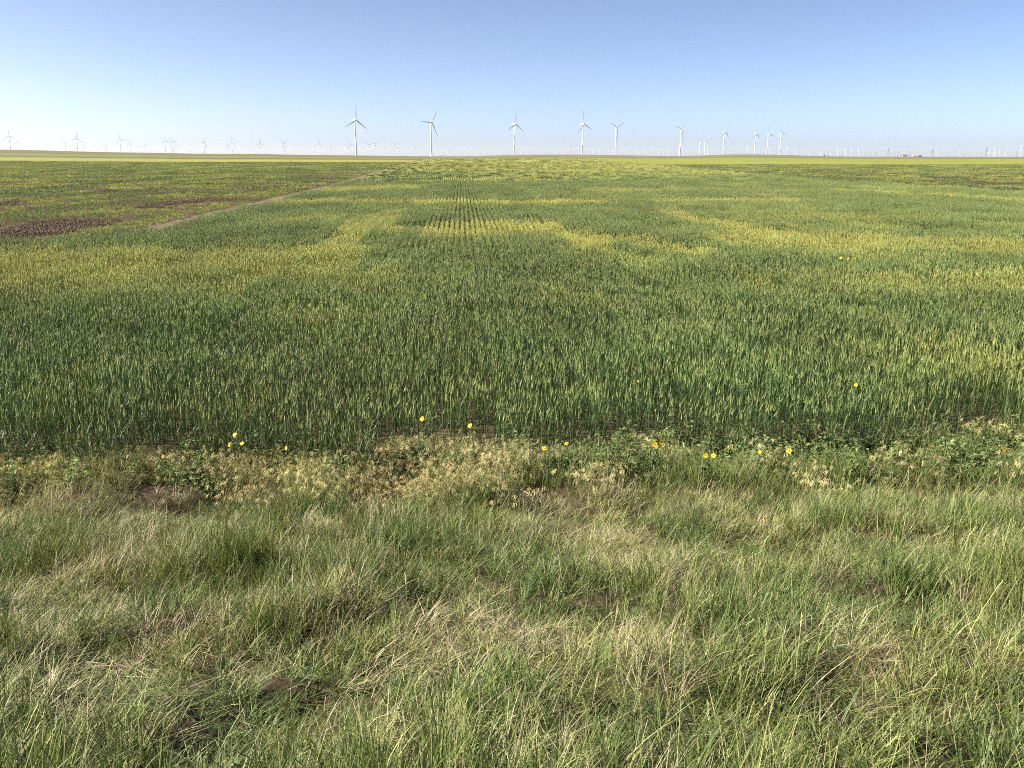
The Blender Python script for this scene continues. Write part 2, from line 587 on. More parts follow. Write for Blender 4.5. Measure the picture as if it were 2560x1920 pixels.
def wheat_stem(mb, x, y, near, k=1.0, hs=1.0, tight=False):
    h = R_.gauss(0.70, 0.075) * hs; rnd = R_.random(); az = R_.random() * 6.283
    lean = abs(R_.gauss(0.0, 0.05 if tight else 0.12)); cv = R_.gauss(0.03, 0.05 if tight else 0.09)
    w = 0.0055 if near else 0.012 * k
    top = mb.ribbon((x, y, 0), az, h - 0.08, w, lean, cv, 2, 0.15, rnd, R_.random() * 3, taper=False)
    th = lean + cv + R_.gauss(0.08, 0.2)
    d = np.array([math.cos(az) * math.sin(th), math.sin(az) * math.sin(th), math.cos(th)])
    if R_.random() < (0.86 if near else 1.0):
        hl = R_.uniform(0.085, 0.13) * (1 if near else 1.2)
        r = R_.uniform(0.0068, 0.0090) if near else R_.uniform(.013, .019) * k
        tip = top + d * hl
        mb.spike(top, tip, r, 4 if near else 3, 1.0, rnd, (0.6, 1.0, 0.8) if near else (0.8, 0.9))
        if near:
            for q in range(4):
                b = top + d * hl * R_.uniform(.3, 1.0)
                mb.ribbon(b, R_.random() * 6.283, R_.uniform(.05, .075), 0.0026, R_.uniform(.05, .3), 0, 1, 1.0, rnd)
    for q in range(3 if near else 2):
        z = (R_.uniform(0.10, 0.68) if near else R_.uniform(.25, .6)) * h
        la = R_.choice((1.571, -1.571)) + R_.gauss(0, .35) if tight else R_.random() * 6.283
        mb.ribbon((x, y, z), la, R_.uniform(0.10, 0.19) if tight else R_.uniform(0.14, 0.25), R_.uniform(.010, .016) if near else .017 * k,
                  R_.uniform(.1, .55), R_.uniform(.3, 1.9), 3 if near else 2, 0.0, rnd * 0.6 + R_.random() * 0.4, wmid=1.2)


def wheat_tile(rows, row, L, per_m, sig, near, k=1.0, tight=False):
    mb = MB()
    for i in range(rows):
        hs = R_.uniform(.94, 1.06)
        for q in range(int(L * per_m)):
            wheat_stem(mb, (i - (rows - 1) / 2) * row + R_.gauss(0, sig), R_.uniform(-L / 2, L / 2), near, k, hs, tight)
    return mb.mesh('wheat_tile', M_WHEAT)


ROW = 0.25
variants('wheat_near', [wheat_tile(3, ROW, 0.9, 30, .060, True) for _ in range(12)])
variants('wheat_rows', [wheat_tile(3, ROW, 0.9, 42, .032, True, 1.0, True) for _ in range(10)])
variants('wheat_mid', [wheat_tile(4, ROW, 1.8, 34, .014, False, .7, True) for _ in range(10)])
variants('wheat_far', [wheat_tile(6, ROW * 2, 4.0, 26, .12, False, 1.5) for _ in range(8)])


def wheat_zone(name, key, y0, y1, tw, tl, label):
    xs = np.arange(-60, 330, tw)
    ys = np.arange(y0, y1, tl)
    X, Y = np.meshgrid(xs, ys)
    X = X.ravel(); Y = Y.ravel(); Y = Y + (vnoise(X * 3.7, Y * 0, 3) - .5) * tl
    k = in_view(X, Y, 0.20, 2.5); X, Y = X[k], Y[k]
    k = (X > XW(Y) + tw / 2 + RNG.normal(0, .10, X.size)) & (X < XR(Y) + RNG.normal(0, .6, X.size)) & (Y > WHEAT_Y0 + tl / 2 - .25 + (fbm(X / 0.9, Y * 0, 81, 3) - 0.5) * 2.6)
    X, Y = X[k], Y[k]
    ye = yellowness(X, Y)
    n = X.size
    hgt = 0.74 + 0.52 * fbm(X / 1.9, Y / 2.6, 85, 3) - 0.12 * ye + RNG.normal(0, .05 if y0 < 30 else .012, n)
    tint = np.stack([np.clip(ye + RNG.normal(0, .03, n), 0, 1), np.clip(0.2 + 0.6 * fbm(X / 2.2, Y / 3.4, 87, 3) + RNG.normal(0, .03, n), 0, 1), RNG.random(n)], 1)
    rot = np.where(RNG.random(n) < .5, 0, math.pi) + RNG.normal(0, .01, n)
    return scatter(name, key, X, Y, rot, np.abs(RNG.normal(0, .008, n)), np.ones(n), tint, label, 'wheat', sz=hgt)


wheat_zone('wheat', 'wheat_near', 9.6, 31, ROW * 3, 0.85, 'dense green wheat with pale heads behind the sunflower edge')
wheat_zone('wheat', 'wheat_rows', 31, 112, ROW * 3, 0.85, 'wheat with a broad yellow sweep on the left and visible rows')
wheat_zone('wheat', 'wheat_mid', 112, 330, ROW * 4, 1.75, 'green and yellowing wheat drilled in long rows mid field')
wheat_zone('wheat', 'wheat_far', 330, 640, ROW * 12, 3.9, 'pale yellow ripening wheat far up the strip below the turbines')

# ================================================================== FALLOW WEEDS
M_WEED = plant_mat('fallow_weed', (.125, .170, .058), (.17, .21, .075), (.27, .31, .07), (.31, .33, .095), 0.6, 0.3, 0.25)
M_STUB = plant_mat('stubble', (.17, .12, .08), (.17, .12, .08), (.30, .24, .15), (.30, .24, .15), 0.7, 0.1, 0.2)


def weed_tile(size, nclump, r, h, nb, w):
    mb = MB()
    for c in range(nclump):
        cx, cy = R_.uniform(-size / 2, size / 2), R_.uniform(-size / 2, size / 2); rr = r * R_.uniform(.5, 1.2); hh = h * R_.uniform(.5, 1.2); cr = R_.random()
        for k in range(nb):
            a = R_.random() * 6.283; q = rr * math.sqrt(R_.random())
            z = hh * R_.uniform(0.0, 0.5) * (1 - (q / rr) ** 2 * .6)
            mb.ribbon((cx + q * math.cos(a), cy + q * math.sin(a), z), a + R_.gauss(0, .8), hh * R_.uniform(.3, .6), w * R_.uniform(.6, 1.3),
                      R_.uniform(.1, .9), R_.uniform(0, .8), 2, R_.random(), cr * .6 + R_.random() * .4)
    mb.mi = 1
    for k in range(int(size * size * 7)):
        mb.ribbon((R_.uniform(-size / 2, size / 2), R_.uniform(-size / 2, size / 2), 0.01), R_.random() * 6.283, R_.uniform(.08, .22), w * .5, R_.choice((.3, 1.4)), 0, 1, 0, R_.random(), taper=False)
    return mb.mesh('weed_tile', [M_WEED, M_STUB])


def stubble_tile(size):
    mb = MB()
    for k in range(int(size * size * 28)):
        mb.ribbon((R_.uniform(-size / 2, size / 2), R_.uniform(-size / 2, size / 2), 0.01), R_.random() * 6.283, R_.uniform(.06, .2), .011, R_.choice((.3, .6, 1.4, 1.45)), 0, 1, 0, R_.random(), taper=False)
    return mb.mesh('stubble_tile', M_STUB)


variants('weed_small', [weed_tile(.9, 7, .17, .22, 34, .020) for _ in range(10)])
variants('weed_big', [weed_tile(2.8, 22, .35, .30, 22, .06) for _ in range(10)])
variants('stubble', [stubble_tile(1.0) for _ in range(6)])


def fallow_grid(step, y0, y1, side):
    xs = np.arange(-330, 420, step); ys = np.arange(y0, y1, step)
    X, Y = np.meshgrid(xs, ys); X = X.ravel() + RNG.uniform(-.4, .4, X.size) * step; Y = Y.ravel() + RNG.uniform(-.4, .4, Y.size) * step
    k = in_view(X, Y); X, Y = X[k], Y[k]
    out = (X < XL(Y) - 0.2) if side < 0 else (X > XR(Y) + 0.3)
    return X[out], Y[out]


def weeds(name, key, step, y0, y1, side, label, cbias=0.0, ybias=0.0):
    x, y = fallow_grid(step, y0, y1, side)
    c = np.clip(fallow_cover(x, y) + cbias, 0, 1)
    k = RNG.random(x.size) < 0.05 + 0.95 * c ** 1.2
    x, y, c = x[k], y[k], c[k]
    yl = smooth((fbm(x / 4.0, y / 8.0, 91, 3) + ybias - 0.45) / 0.16)
    m = x.size
    tint = np.stack([np.clip(yl * .9 + RNG.normal(0, .1, m), 0, 1), np.clip(RNG.normal(.62, .14, m), 0, 1), RNG.random(m)], 1)
    sc = RNG.uniform(.8, 1.15, m)
    return scatter(name, key, x, y, RNG.random(m) * 6.283, np.zeros(m), sc, tint, label, 'weeds', sz=sc * RNG.uniform(.6, 1.1, m) * (0.5 + 0.6 * c))


weeds('fallow_weeds', 'weed_small', .85, 30, 95, -1, 'patchy green weeds across the brown fallow on the left')
weeds('fallow_weeds', 'weed_big', 2.7, 94, 430, -1, 'yellow green weeds far back on the left fallow', cbias=.05)
weeds('fallow_weeds', 'weed_big', 2.7, 60, 330, 1, 'weedy grey green strip beyond the wheat on the right', cbias=.2)
_x, _y = fallow_grid(.95, 30, 110, -1)
_k = RNG.random(_x.size) < np.clip(0.8 - 0.3 * fallow_cover(_x, _y), 0, 1) * np.where((XL(_y) - _x) < 1.6, 0.15, 1)
_x, _y = _x[_k], _y[_k]; _n = _x.size
scatter('stubble', 'stubble', _x, _y, RNG.random(_n) * 6.283, np.zeros(_n), RNG.uniform(.7, 1.3, _n),
        np.stack([RNG.random(_n), RNG.uniform(.2, .7, _n), RNG.random(_n)], 1), 'dry tan stubble lying over the brown fallow soil', 'stubble')

M_CLOD = plant_mat('soil_clod', (.105, .072, .045), (.105, .072, .045), (.17, .125, .08), (.17, .125, .08), .9, 0.02, .1)


def clod_tile(size):
    mb = MB()
    for k in range(int(size * size * 55)):
        x, y = R_.uniform(-size / 2, size / 2), R_.uniform(-size / 2, size / 2); r = R_.uniform(.02, .06) * (1.6 if R_.random() < .12 else 1)
        mb.spike((x, y, -r * .5), (x + R_.gauss(0, .2) * r, y + R_.gauss(0, .2) * r, r * R_.uniform(.7, 1.3)), r, 5, 0, R_.random(), (.9, 1.05, .8))
    return mb.mesh('clod_tile', M_CLOD)


variants('clods', [clod_tile(1.0) for _ in range(6)])
_x, _y = fallow_grid(.9, 30, 120, -1)
_k = RNG.random(_x.size) < np.clip(1.1 - 2.2 * fallow_cover(_x, _y), 0, 1) * np.where((XL(_y) - _x) < .9, 0, 1)
_x, _y = _x[_k], _y[_k]; _n = _x.size
scatter('soil_clods', 'clods', _x, _y, RNG.random(_n) * 6.283, np.zeros(_n), RNG.uniform(.8, 1.3, _n),
        np.stack([RNG.random(_n), RNG.uniform(.3, .7, _n), RNG.random(_n)], 1), 'lumpy brown clods on the bare worked strips of the fallow', 'soil')

# ================================================================== VERGE GRASSES
M_GRASS = plant_mat('verge_grass', (.070, .125, .030), (.25, .30, .085), (.29, .32, .075), (.50, .47, .19), 0.5, 0.14, 0.3, (.10, .07, .035))
M_STRAW = plant_mat('straw_grass', (.36, .31, .16), (.44, .38, .22), (.56, .48, .30), (.60, .52, .34), 0.5, 0.15, 0.35, (.14, .10, .05))
M_BROME = plant_mat('brome_grass', (.25, .29, .095), (.54, .51, .24), (.50, .38, .18), (.66, .50, .27), 0.6, 0.3, 0.25)
M_LEAF = plant_mat('broad_leaf', (.115, .175, .052), (.115, .175, .052), (.25, .30, .11), (.25, .30, .11), 0.45, 0.25, 0.45)
VM = [M_GRASS, M_STRAW, M_BROME, M_LEAF]


def blades(mb, cx, cy, r, n, h0, h1, w, lean, curve, mi, seg=4, comb=None):
    mb.mi = mi
    for k in range(n):
        a = R_.random() * 6.283; q = r * math.sqrt(R_.random())
        az = a + R_.gauss(0, 1.5) if comb is None else comb + R_.gauss(0, .8)
        mb.ribbon((cx + q * math.cos(a), cy + q * math.sin(a), -0.02), az, R_.uniform(h0, h1), w * R_.uniform(.6, 1.3), abs(R_.gauss(lean, lean * .7)) + q / r * 0.12,
                  abs(R_.gauss(curve, curve * .8)), seg, 0.9 * R_.random() ** 3, R_.random(), R_.uniform(-1, 1))


def disc_pt(r):
    a = R_.random() * 6.283; q = r * math.sqrt(R_.random())
    return q * math.cos(a), q * math.sin(a)


def seed_stem(mb, cx, cy):
    mb.mi = 0
    az = R_.random() * 6.283; h = R_.uniform(.38, .62); ln = abs(R_.gauss(.10, .14)); cv = R_.uniform(0, .35); rnd = R_.random()
    top = mb.ribbon((cx, cy, 0), az, h, .0030, ln, cv, 3, .5, rnd, taper=False)
    th = ln + cv + .05
    d = np.array([math.cos(az) * math.sin(th), math.sin(az) * math.sin(th), math.cos(th)])
    for q in range(7):
        b = top + d * (q * .012)
        mb.spike(b, b + d * .017 + np.array([R_.gauss(0, .003), R_.gauss(0, .003), .003]), .0026, 3, 1.0, rnd, (.7, 1.0))


def patch_green(R=.26):
    mb = MB()
    for _ in range(9):
        blades(mb, *disc_pt(R), .035, 17, .18, .46, .0056, .10, .35, 0)
    for _ in range(4):
        blades(mb, *disc_pt(R), .06, 9, .10, .30, .0044, .30, .8, 0)
    for _ in range(5):
        blades(mb, *disc_pt(R), .05, 5, .16, .42, .0040, .22, .35, 1)
    blades(mb, 0, 0, R, 14, .08, .18, .004, 1.2, .3, 1, 2)
    for _ in range(2): seed_stem(mb, *disc_pt(R))
    return mb.mesh('green_patch', VM)


def patch_fine(R=.26):
    mb = MB(); comb = R_.random() * 6.283
    for _ in range(12):
        blades(mb, *disc_pt(R), .035, 14, .10, .32, .0044, .28, .75, 0, comb=comb if R_.random() < .4 else None)
    for _ in range(8):
        blades(mb, *disc_pt(R), .04, 6, .12, .38, .0039, .36, .6, 1, comb=comb if R_.random() < .4 else None)
    for _ in range(3):
        blades(mb, *disc_pt(R), .03, 8, .16, .38, .0060, .12, .4, 0)
    blades(mb, 0, 0, R, 16, .08, .18, .004, 1.2, .3, 1, 2)
    for _ in range(2): seed_stem(mb, *disc_pt(R))
    return mb.mesh('fine_patch', VM)


def patch_dry(R=.26):
    mb = MB(); comb = R_.random() * 6.283
    for _ in range(10):
        blades(mb, *disc_pt(R), .035, 11, .14, .40, .0042, .34, .6, 1, comb=comb if R_.random() < .5 else None)
    for _ in range(8):
        blades(mb, *disc_pt(R), .04, 12, .12, .32, .0045, .25, .7, 0)
    blades(mb, 0, 0, R, 22, .08, .22, .004, 1.2, .3, 1, 2)
    for _ in range(2): seed_stem(mb, *disc_pt(R))
    return mb.mesh('dry_patch', VM)


def patch_thatch(R=.26):
    mb = MB()
    blades(mb, 0, 0, R, 34, .08, .22, .004, 1.15, .3, 1, 2)
    for _ in range(7):
        blades(mb, *disc_pt(R), .04, 10, .10, .30, .0048, .2, .6, 0)
    for _ in range(4):
        blades(mb, *disc_pt(R), .04, 6, .10, .30, .0040, .3, .5, 1)
    return mb.mesh('thatch_patch', VM)


def brome_stem(mb, bx, by):
    mb.mi = 2
    az = R_.random() * 6.283; h = R_.uniform(.20, .40); rnd = R_.random()
    ln = abs(R_.gauss(.2, .15)); cv = R_.uniform(.4, 1.1)
    top = mb.ribbon((bx, by, 0), az, h, .0022, ln, cv, 4, .5, rnd, taper=False)
    for q in range(11):
        aa = az + R_.gauss(0, .7); l = R_.uniform(.035, .065)
        b = top + np.array([R_.gauss(0, .012), R_.gauss(0, .012), R_.uniform(-.02, .01)])
        e = b + np.array([math.cos(aa) * l * .65, math.sin(aa) * l * .65, -l * R_.uniform(.3, 1.0)])
        mb.spike(b, e, .0019, 3, 1.0, min(1, max(0, rnd + R_.gauss(0, .15))), (.4, 1.0, .9))
    for q in range(3):
        mb.ribbon((bx, by, 0), R_.random() * 6.283, R_.uniform(.08, .2), .004, R_.uniform(.2, .8), R_.uniform(.2, 1), 3, 0, R_.random())


def patch_brome(R=.24):
    mb = MB()
    for _ in range(34):
        brome_stem(mb, *disc_pt(R))
    blades(mb, 0, 0, R, 16, .08, .2, .004, 1.2, .3, 1, 2)
    for _ in range(6):
        blades(mb, *disc_pt(R), .04, 9, .14, .36, .0042, .2, .6, 0)
    for _ in range(4):
        blades(mb, *disc_pt(R), .04, 6, .16, .40, .0034, .3, .5, 1)
    return mb.mesh('brome_patch', VM)


def heart_leaf(mb, base, az, l, w, pitch, rnd, head=0.0, droop=0.6):
    prof = [(0, .25), (.12, .85), (.3, 1.0), (.55, .72), (.8, .34), (1.0, 0)]
    d = np.array([math.cos(az), math.sin(az), 0]); sd = np.array([-d[1], d[0], 0]); p = np.array(base, float)
    vs, cs = [], []
    last = 0
    for s, pr in prof:
        th = pitch - droop * s
        p = p + (d * math.cos(th) + Zu * math.sin(th)) * l * (s - last); last = s
        up = (-d * math.sin(th) + Zu * math.cos(th))
        ww = w * pr / 2
        vs += [p - sd * ww + up * ww * .35, p.copy(), p + sd * ww + up * ww * .35]; cs += [(head, s, rnd)] * 3
    fs = []
    for i in range(len(prof) - 1):
        for j in (0, 1):
            fs.append((3 * i + j, 3 * i + j + 1, 3 * i + j + 4, 3 * i + j + 3))
    mb.add(vs, fs, cs)


def leafy_plant(h, n, ls):
    mb = MB(); mb.mi = 3
    for s_ in range(R_.randint(2, 4)):
        bx, by = R_.gauss(0, .05), R_.gauss(0, .05); az0 = R_.random() * 6.283; ln = R_.uniform(0, .4)
        hh = h * R_.uniform(.6, 1.1)
        mb.ribbon((bx, by, 0), az0, hh, .006, ln, .1, 3, 0, .5, taper=False)
        for k in range(n):
            s = R_.uniform(.2, 1.0)
            c = (bx + math.cos(az0) * math.sin(ln) * hh * s, by + math.sin(az0) * math.sin(ln) * hh * s, hh * s * math.cos(ln))
            a = k * 2.4 + R_.gauss(0, .4); l = ls * R_.uniform(.55, 1.15) * (1.1 - .4 * s)
            pet = np.array(c) + np.array([math.cos(a), math.sin(a), .35]) * l * .35
            mb.ribbon(c, a, l * .37, .003, 1.15, 0, 1, 0, .5, taper=False)
            heart_leaf(mb, pet, a, l, l * .72, R_.uniform(-.2, .7), R_.random(), droop=R_.uniform(.3, 1.2))
    return mb.mesh('leafy_plant', VM)


variants('green_patch', [patch_green() for _ in range(10)])
variants('fine_patch', [patch_fine() for _ in range(10)])
variants('dry_patch', [patch_dry() for _ in range(8)])
variants('thatch_patch', [patch_thatch() for _ in range(6)])
variants('brome', [patch_brome() for _ in range(8)])
variants('leafy', [leafy_plant(.40, 9, .098) for _ in range(10)])


def verge_grid(step, y0, y1):
    xs = np.arange(-15, 16, step); ys = np.arange(y0, y1, step)
    X, Y = np.meshgrid(xs, ys); X = X.ravel() + RNG.uniform(-.45, .45, X.size) * step; Y = Y.ravel() + RNG.uniform(-.45, .45, Y.size) * step
    k = in_view(X, Y, 0.18, 2.4)
    return X[k], Y[k]


def mound(x, y):
    return fbm(x / 0.9, y / 0.7, 21, 3)


def dryness(x, y):
    return fbm(x / 0.7, y / 0.5, 101, 4)


EDGE = lambda x: 9.2 + (fbm(x / 1.4, x * 0 + 3.3, 111, 3) - .5) * 1.3       # where the verge grass meets the brome band
X_, Y_ = verge_grid(.215, 1.2, 11.2)
fg_ = fbm(X_ / 0.7, Y_ / 0.5, 103, 4); dr_ = dryness(X_, Y_); mo_ = mound(X_, Y_)
nearb = 1 - smooth((Y_ - 3.6) / 1.4)
j_ = RNG.normal(0, .085, (X_.size, 4))
score = np.stack([fg_ * 1.0 + .10 * nearb + np.where((X_ > 1.5) & (Y_ > 7), .06, 0), np.full(X_.size, .50), dr_ - .055 - .02 * nearb, np.where(mo_ < .34, .44, .30)], 1) + j_
typ_ = score.argmax(1)
edge_ = Y_ > EDGE(X_) + RNG.normal(0, .15, X_.size)
keepv = np.where(edge_, RNG.random(X_.size) < np.where(X_ > .8, .8, .25), RNG.random(X_.size) < np.clip((mo_ - .20) * 6, .88, 1))


def put_verge(name, key, sel, ripe, label, tilt=.05, bright=.5):
    x, y, mo = X_[sel], Y_[sel], mo_[sel]; m = x.size
    h = 0.86 * np.clip(0.16 + 1.8 * (mo - .27), .22, 1.05) * RNG.uniform(.6, 1.25, m)
    tint = np.stack([np.clip(ripe[sel] + RNG.normal(0, .10, m), 0, 1), np.clip(bright + RNG.normal(0, .10, m), 0, 1), RNG.random(m)], 1)
    scatter(name, key, x, y, RNG.random(m) * 6.283, np.abs(RNG.normal(0, tilt, m)), np.ones(m), tint, label, 'grass', sz=h)


rip_ = smooth((dr_ - .36) / .28)
put_verge('green_grass', 'green_patch', (typ_ == 0) & keepv, rip_ * .35, 'upright blue green grass tufts across the near roadside verge')
put_verge('fine_grass', 'fine_patch', (typ_ == 1) & keepv, .08 + rip_ * .55, 'fine bent yellow green grass matted over the verge', .09)
put_verge('dry_grass', 'dry_patch', (typ_ == 2) & keepv, RNG.random(X_.size) * .8, 'bleached straw grass mixed through the verge tufts', .12)
put_verge('thatch', 'thatch_patch', (typ_ == 3) & keepv, RNG.random(X_.size) * .5, 'flattened dry thatch lying between the verge tufts', .05, .25)

bx_, by_ = verge_grid(.24, 8.4, 11.4)
bd_ = smooth((by_ - EDGE(bx_) + .25) / .4) * (1 - smooth((by_ - 10.9) / .5)) * np.clip(0.2 + 0.8 * smooth((fbm(bx_ / 1.2, by_ / .8, 121, 3) - .36) / .2), 0, 1) * np.where(bx_ > 0.9, .12, .8)
k_ = RNG.random(bx_.size) < bd_
bx_, by_ = bx_[k_], by_[k_]; n_ = bx_.size
scatter('brome_grass', 'brome', bx_, by_, RNG.random(n_) * 6.283, np.abs(RNG.normal(0, .12, n_)), np.ones(n_),
        np.stack([np.clip(.25 * smooth((fbm(bx_ / 1.5, by_ / .6, 123, 3) - .34) / .4) + .75 * np.exp(-((bx_ + .8) / .9) ** 2 - ((by_ - 9.9) / .5) ** 2) + RNG.normal(0, .1, n_), 0, 1), np.clip(RNG.normal(.66, .1, n_), 0, 1), RNG.random(n_)], 1),
        'drooping tan and rusty brome grass along the wheat edge', 'grass', sz=0.60 + .75 * mound(bx_, by_))

lx_, ly_ = verge_grid(.16, 9.3, 11.6)
ld_ = smooth((ly_ - 9.5) / .5) * (1 - smooth((ly_ - 11.2) / .5)) * smooth((fbm(lx_ / 1.1, ly_ / .8, 131, 3) - np.where(lx_ > .5, .36, .43)) / .14)
k_ = RNG.random(lx_.size) < ld_ * .85
lx_, ly_ = lx_[k_], ly_[k_]; n_ = lx_.size
scatter('leafy_weeds', 'leafy', lx_, ly_, RNG.random(n_) * 6.283, np.abs(RNG.normal(0, .12, n_)), RNG.uniform(.5, 1.1, n_),
        np.stack([RNG.random(n_) * .8, np.clip(RNG.normal(.5, .15, n_), 0, 1), RNG.random(n_)], 1),
        'dull green broad leaved weeds crowding the foot of the wheat', 'weeds')

# ================================================================== SUNFLOWERS
def flat_mat(name, col, rough=.5, trans=0.0, spec=.4, var=.25, scale=20):
    m, t, out = new_mat(name)
    tc = N(t, 'ShaderNodeTexCoord')
    n = noise_tex(t, scale, 4, .6, tc.outputs['Object'])
    hs = N(t, 'ShaderNodeHueSaturation'); hs.inputs['Color'].default_value = (*col, 1)
    t.links.new(mathn(t, 'ADD', 1 - var, mathn(t, 'MULTIPLY', n, 2 * var)), hs.inputs['Value'])
    if trans:
        leaf_shader(t, out, hs.outputs[0], rough, trans, spec)
    else:
        p = N(t, 'ShaderNodeBsdfPrincipled'); t.links.new(hs.outputs[0], p.inputs['Base Color'])
        p.inputs['Roughness'].default_value = rough; p.inputs['Specular IOR Level'].default_value = spec
        t.links.new(p.outputs[0], out.inputs[0])
    return m


M_PETAL = flat_mat('sunflower_petal', (.86, .60, .02), .5, .25)
M_PETAL_O = flat_mat('orange_petal', (.80, .36, .02), .5, .25)
M_DISC = flat_mat('sunflower_disc', (.30, .17, .02), .8)
M_STEM = flat_mat('sunflower_stem', (.11, .15, .055), .6)
M_SLEAF = flat_mat('sunflower_leaf', (.085, .135, .05), .5, .25)


def petals_mesh(mat, r=.042, n=15):
    mb = MB()
    for k in range(n):
        a = 2 * math.pi * k / n + R_.gauss(0, .07); l = r * R_.uniform(.85, 1.12); w = r * .36
        d = np.array([math.cos(a), math.sin(a), 0]); sd = np.array([-d[1], d[0], 0])
        cup = R_.uniform(-.1, .35)
        vs = []
        for s, pr in ((.28, .35), (.55, 1.0), (.8, .8), (1.0, 0.05)):
            c = d * l * s + Zu * (cup * l * s * s)
            vs += [c - sd * w * pr / 2, c + sd * w * pr / 2]
        mb.add(vs, [(0, 1, 3, 2), (2, 3, 5, 4), (4, 5, 7, 6)])
    return mb.mesh('petals', mat)


def disc_mesh(r=.012):
    mb = MB()
    vs = [(0, 0, .010)]
    for q, z in ((.5, .008), (1.0, 0.001), (.6, -.006)):
        vs += [(math.cos(k * math.pi / 5) * r * q, math.sin(k * math.pi / 5) * r * q, z) for k in range(10)]
    fs = [(0, 1 + k, 1 + (k + 1) % 10) for k in range(10)]
    for a in (0, 1):
        fs += [(1 + a * 10 + k, 11 + a * 10 + k, 11 + a * 10 + (k + 1) % 10, 1 + a * 10 + (k + 1) % 10) for k in range(10)]
    mb.add(vs, fs)
    return mb.mesh('disc', M_DISC, True)


PET = [petals_mesh(M_PETAL) for _ in range(3)]
PETO = petals_mesh(M_PETAL_O, .030, 11)
DISC = disc_mesh()


def leaf_mesh():
    mb = MB(); heart_leaf(mb, (0, 0, 0), 0, .095, .07, .4, .5, droop=.9)
    return mb.mesh('leaf', M_SLEAF)


LEAFM = leaf_mesh()


def lobj(name, me, parent, loc=(0, 0, 0), rot=None, scale=1.0):
    o = bpy.data.objects.new(name, me); COL.objects.link(o); o.parent = parent; o.location = loc
    if rot is not None: o.rotation_euler = rot
    o.scale = (scale,) * 3
    return o


def sunflower(blooms, h, label, orange=False, size=1.0, leaves=7):
    size *= .74
    """blooms: photo positions of the flower heads; h: height of the first head over the ground"""
    g = 0.1
    p0 = ground_pt(blooms[0][0], blooms[0][1], g + h)
    for _ in range(4):
        g = float(terrain(p0[0], p0[1])); p0 = ground_pt(blooms[0][0], blooms[0][1], g + h)
    bx = p0[0] + R_.uniform(-.06, .06); by = p0[1] + .05
    g = float(terrain(bx, by))
    root = empty('wild_sunflower', (bx, by, g - .01))
    tag(root, label, 'sunflower', 'wild sunflowers in bloom')
    st = MB()
    depth = np.dot(p0 - np.array([0, 0, EYE]), Fh)
    for i, (px, py) in enumerate(blooms):
        d = ray(px, py); t = (depth + (R_.uniform(-.08, .08) if i else 0)) / np.dot(d, Fh)
        hp = d * t + np.array([0, 0, EYE]) - np.array([bx, by, g - .01])
        # the head looks towards the sun side and a bit to the road
        nv = Vector((-0.5 + R_.uniform(-.6, .7), -0.7, R_.uniform(.1, 1.0))).normalized()
        hb = hp - np.array(nv) * .012
        mid = np.array([hp[0] * .25, hp[1] * .25, hp[2] * .6])
        st.tube([(0, 0, 0), mid * .6 + np.array([0, 0, .0]), mid, hb * .85 + mid * .15 + np.array([0, 0, .02]), hb], [.006, .0055, .005, .004, .003], 6)
        head = lobj('flower_head', DISC, root, tuple(hp), nv.to_track_quat('Z', 'Y').to_euler(), size)
        lobj('petals', PETO if orange else R_.choice(PET), head)
        for k in range(leaves if i == 0 else 3):
            s = R_.uniform(.15, .85)
            q = mid * (s / .6) if s < .6 else mid + (hb - mid) * ((s - .6) / .4)
            a = k * 2.4 + R_.random()
            lobj('leaf', LEAFM, root, tuple(q), (R_.gauss(0, .2), R_.uniform(-.5, .3), a), R_.uniform(.6, 1.25) * (1.2 - .5 * s))
    st.obj('stem', M_STEM, root, True)
    return root


sunflower([(587, 1087), (574, 1112), (605, 1109)], .62, 'wild sunflower with three yellow blooms clustered close together at the wheat edge', size=1.0, leaves=10)
sunflower([(716, 1120)], .50, 'wild sunflower with one bloom just right of the three-bloom cluster', size=.85)
sunflower([(408, 1141)], .40, 'small orange-yellow bloom low in the brome, left of the three-bloom cluster', True, 1.0, 4)
sunflower([(1055, 1047)], .86, 'tall single sunflower bloom standing up against the dark wheat above the dry brome', size=1.05)
sunflower([(1175, 1064)], .80, 'tall single sunflower bloom, next one right of the bloom above the dry brome', size=1.0)
sunflower([(1360, 1121)], .52, 'left one of two single blooms near the middle of the wheat edge', size=.95)
sunflower([(1416, 1109)], .58, 'right one of two single blooms near the middle of the wheat edge', size=.8)
sunflower([(1637, 1112), (1653, 1105)], .55, 'sunflower with two touching blooms, the upper pair over grey green leaves', size=1.1, leaves=9)
sunflower([(1764, 1139), (1784, 1139)], .42, 'sunflower with two level blooms low among leaves, the lower pair', size=1.0, leaves=9)
sunflower([(1900, 1130)], .48, 'single sunflower bloom just right of the two low level blooms', size=.85)
sunflower([(1973, 1127)], .50, 'single large sunflower bloom, second one right of the two low level blooms', size=1.1, leaves=9)
sunflower([(2140, 962)], .92, 'lone sunflower bloom inside the green wheat on the right', size=.9, leaves=4)
sunflower([(2510, 1127)], .42, 'orange bloom low at the right end of the wheat edge', True, 1.2, 5)
sunflower([(2102, 645), (2110, 650), (2119, 647), (2127, 649), (2136, 646)], .95, 'many-bloomed sunflower bush far out in the wheat on the right', size=1.3, leaves=6)
sunflower([(2339, 689)], .95, 'tiny orange bloom far out in the yellowing wheat, right of the bloom bush', True, 1.6, 3)
sunflower([(629, 999)], .90, 'small yellow bloom among wheat heads above the three-bloom cluster', size=.65, leaves=3)
sunflower([(304, 1014)], .84, 'faded small bloom in the wheat near the left side', True, .8, 3)
sunflower([(1595, 953)], .92, 'tiny yellow bloom in the wheat up from the two touching blooms', size=.5, leaves=3)

# ================================================================== WIND TURBINES
def paint(name, col, rough=.45):
    return flat_mat(name, col, rough, 0, .4, .04, .15)


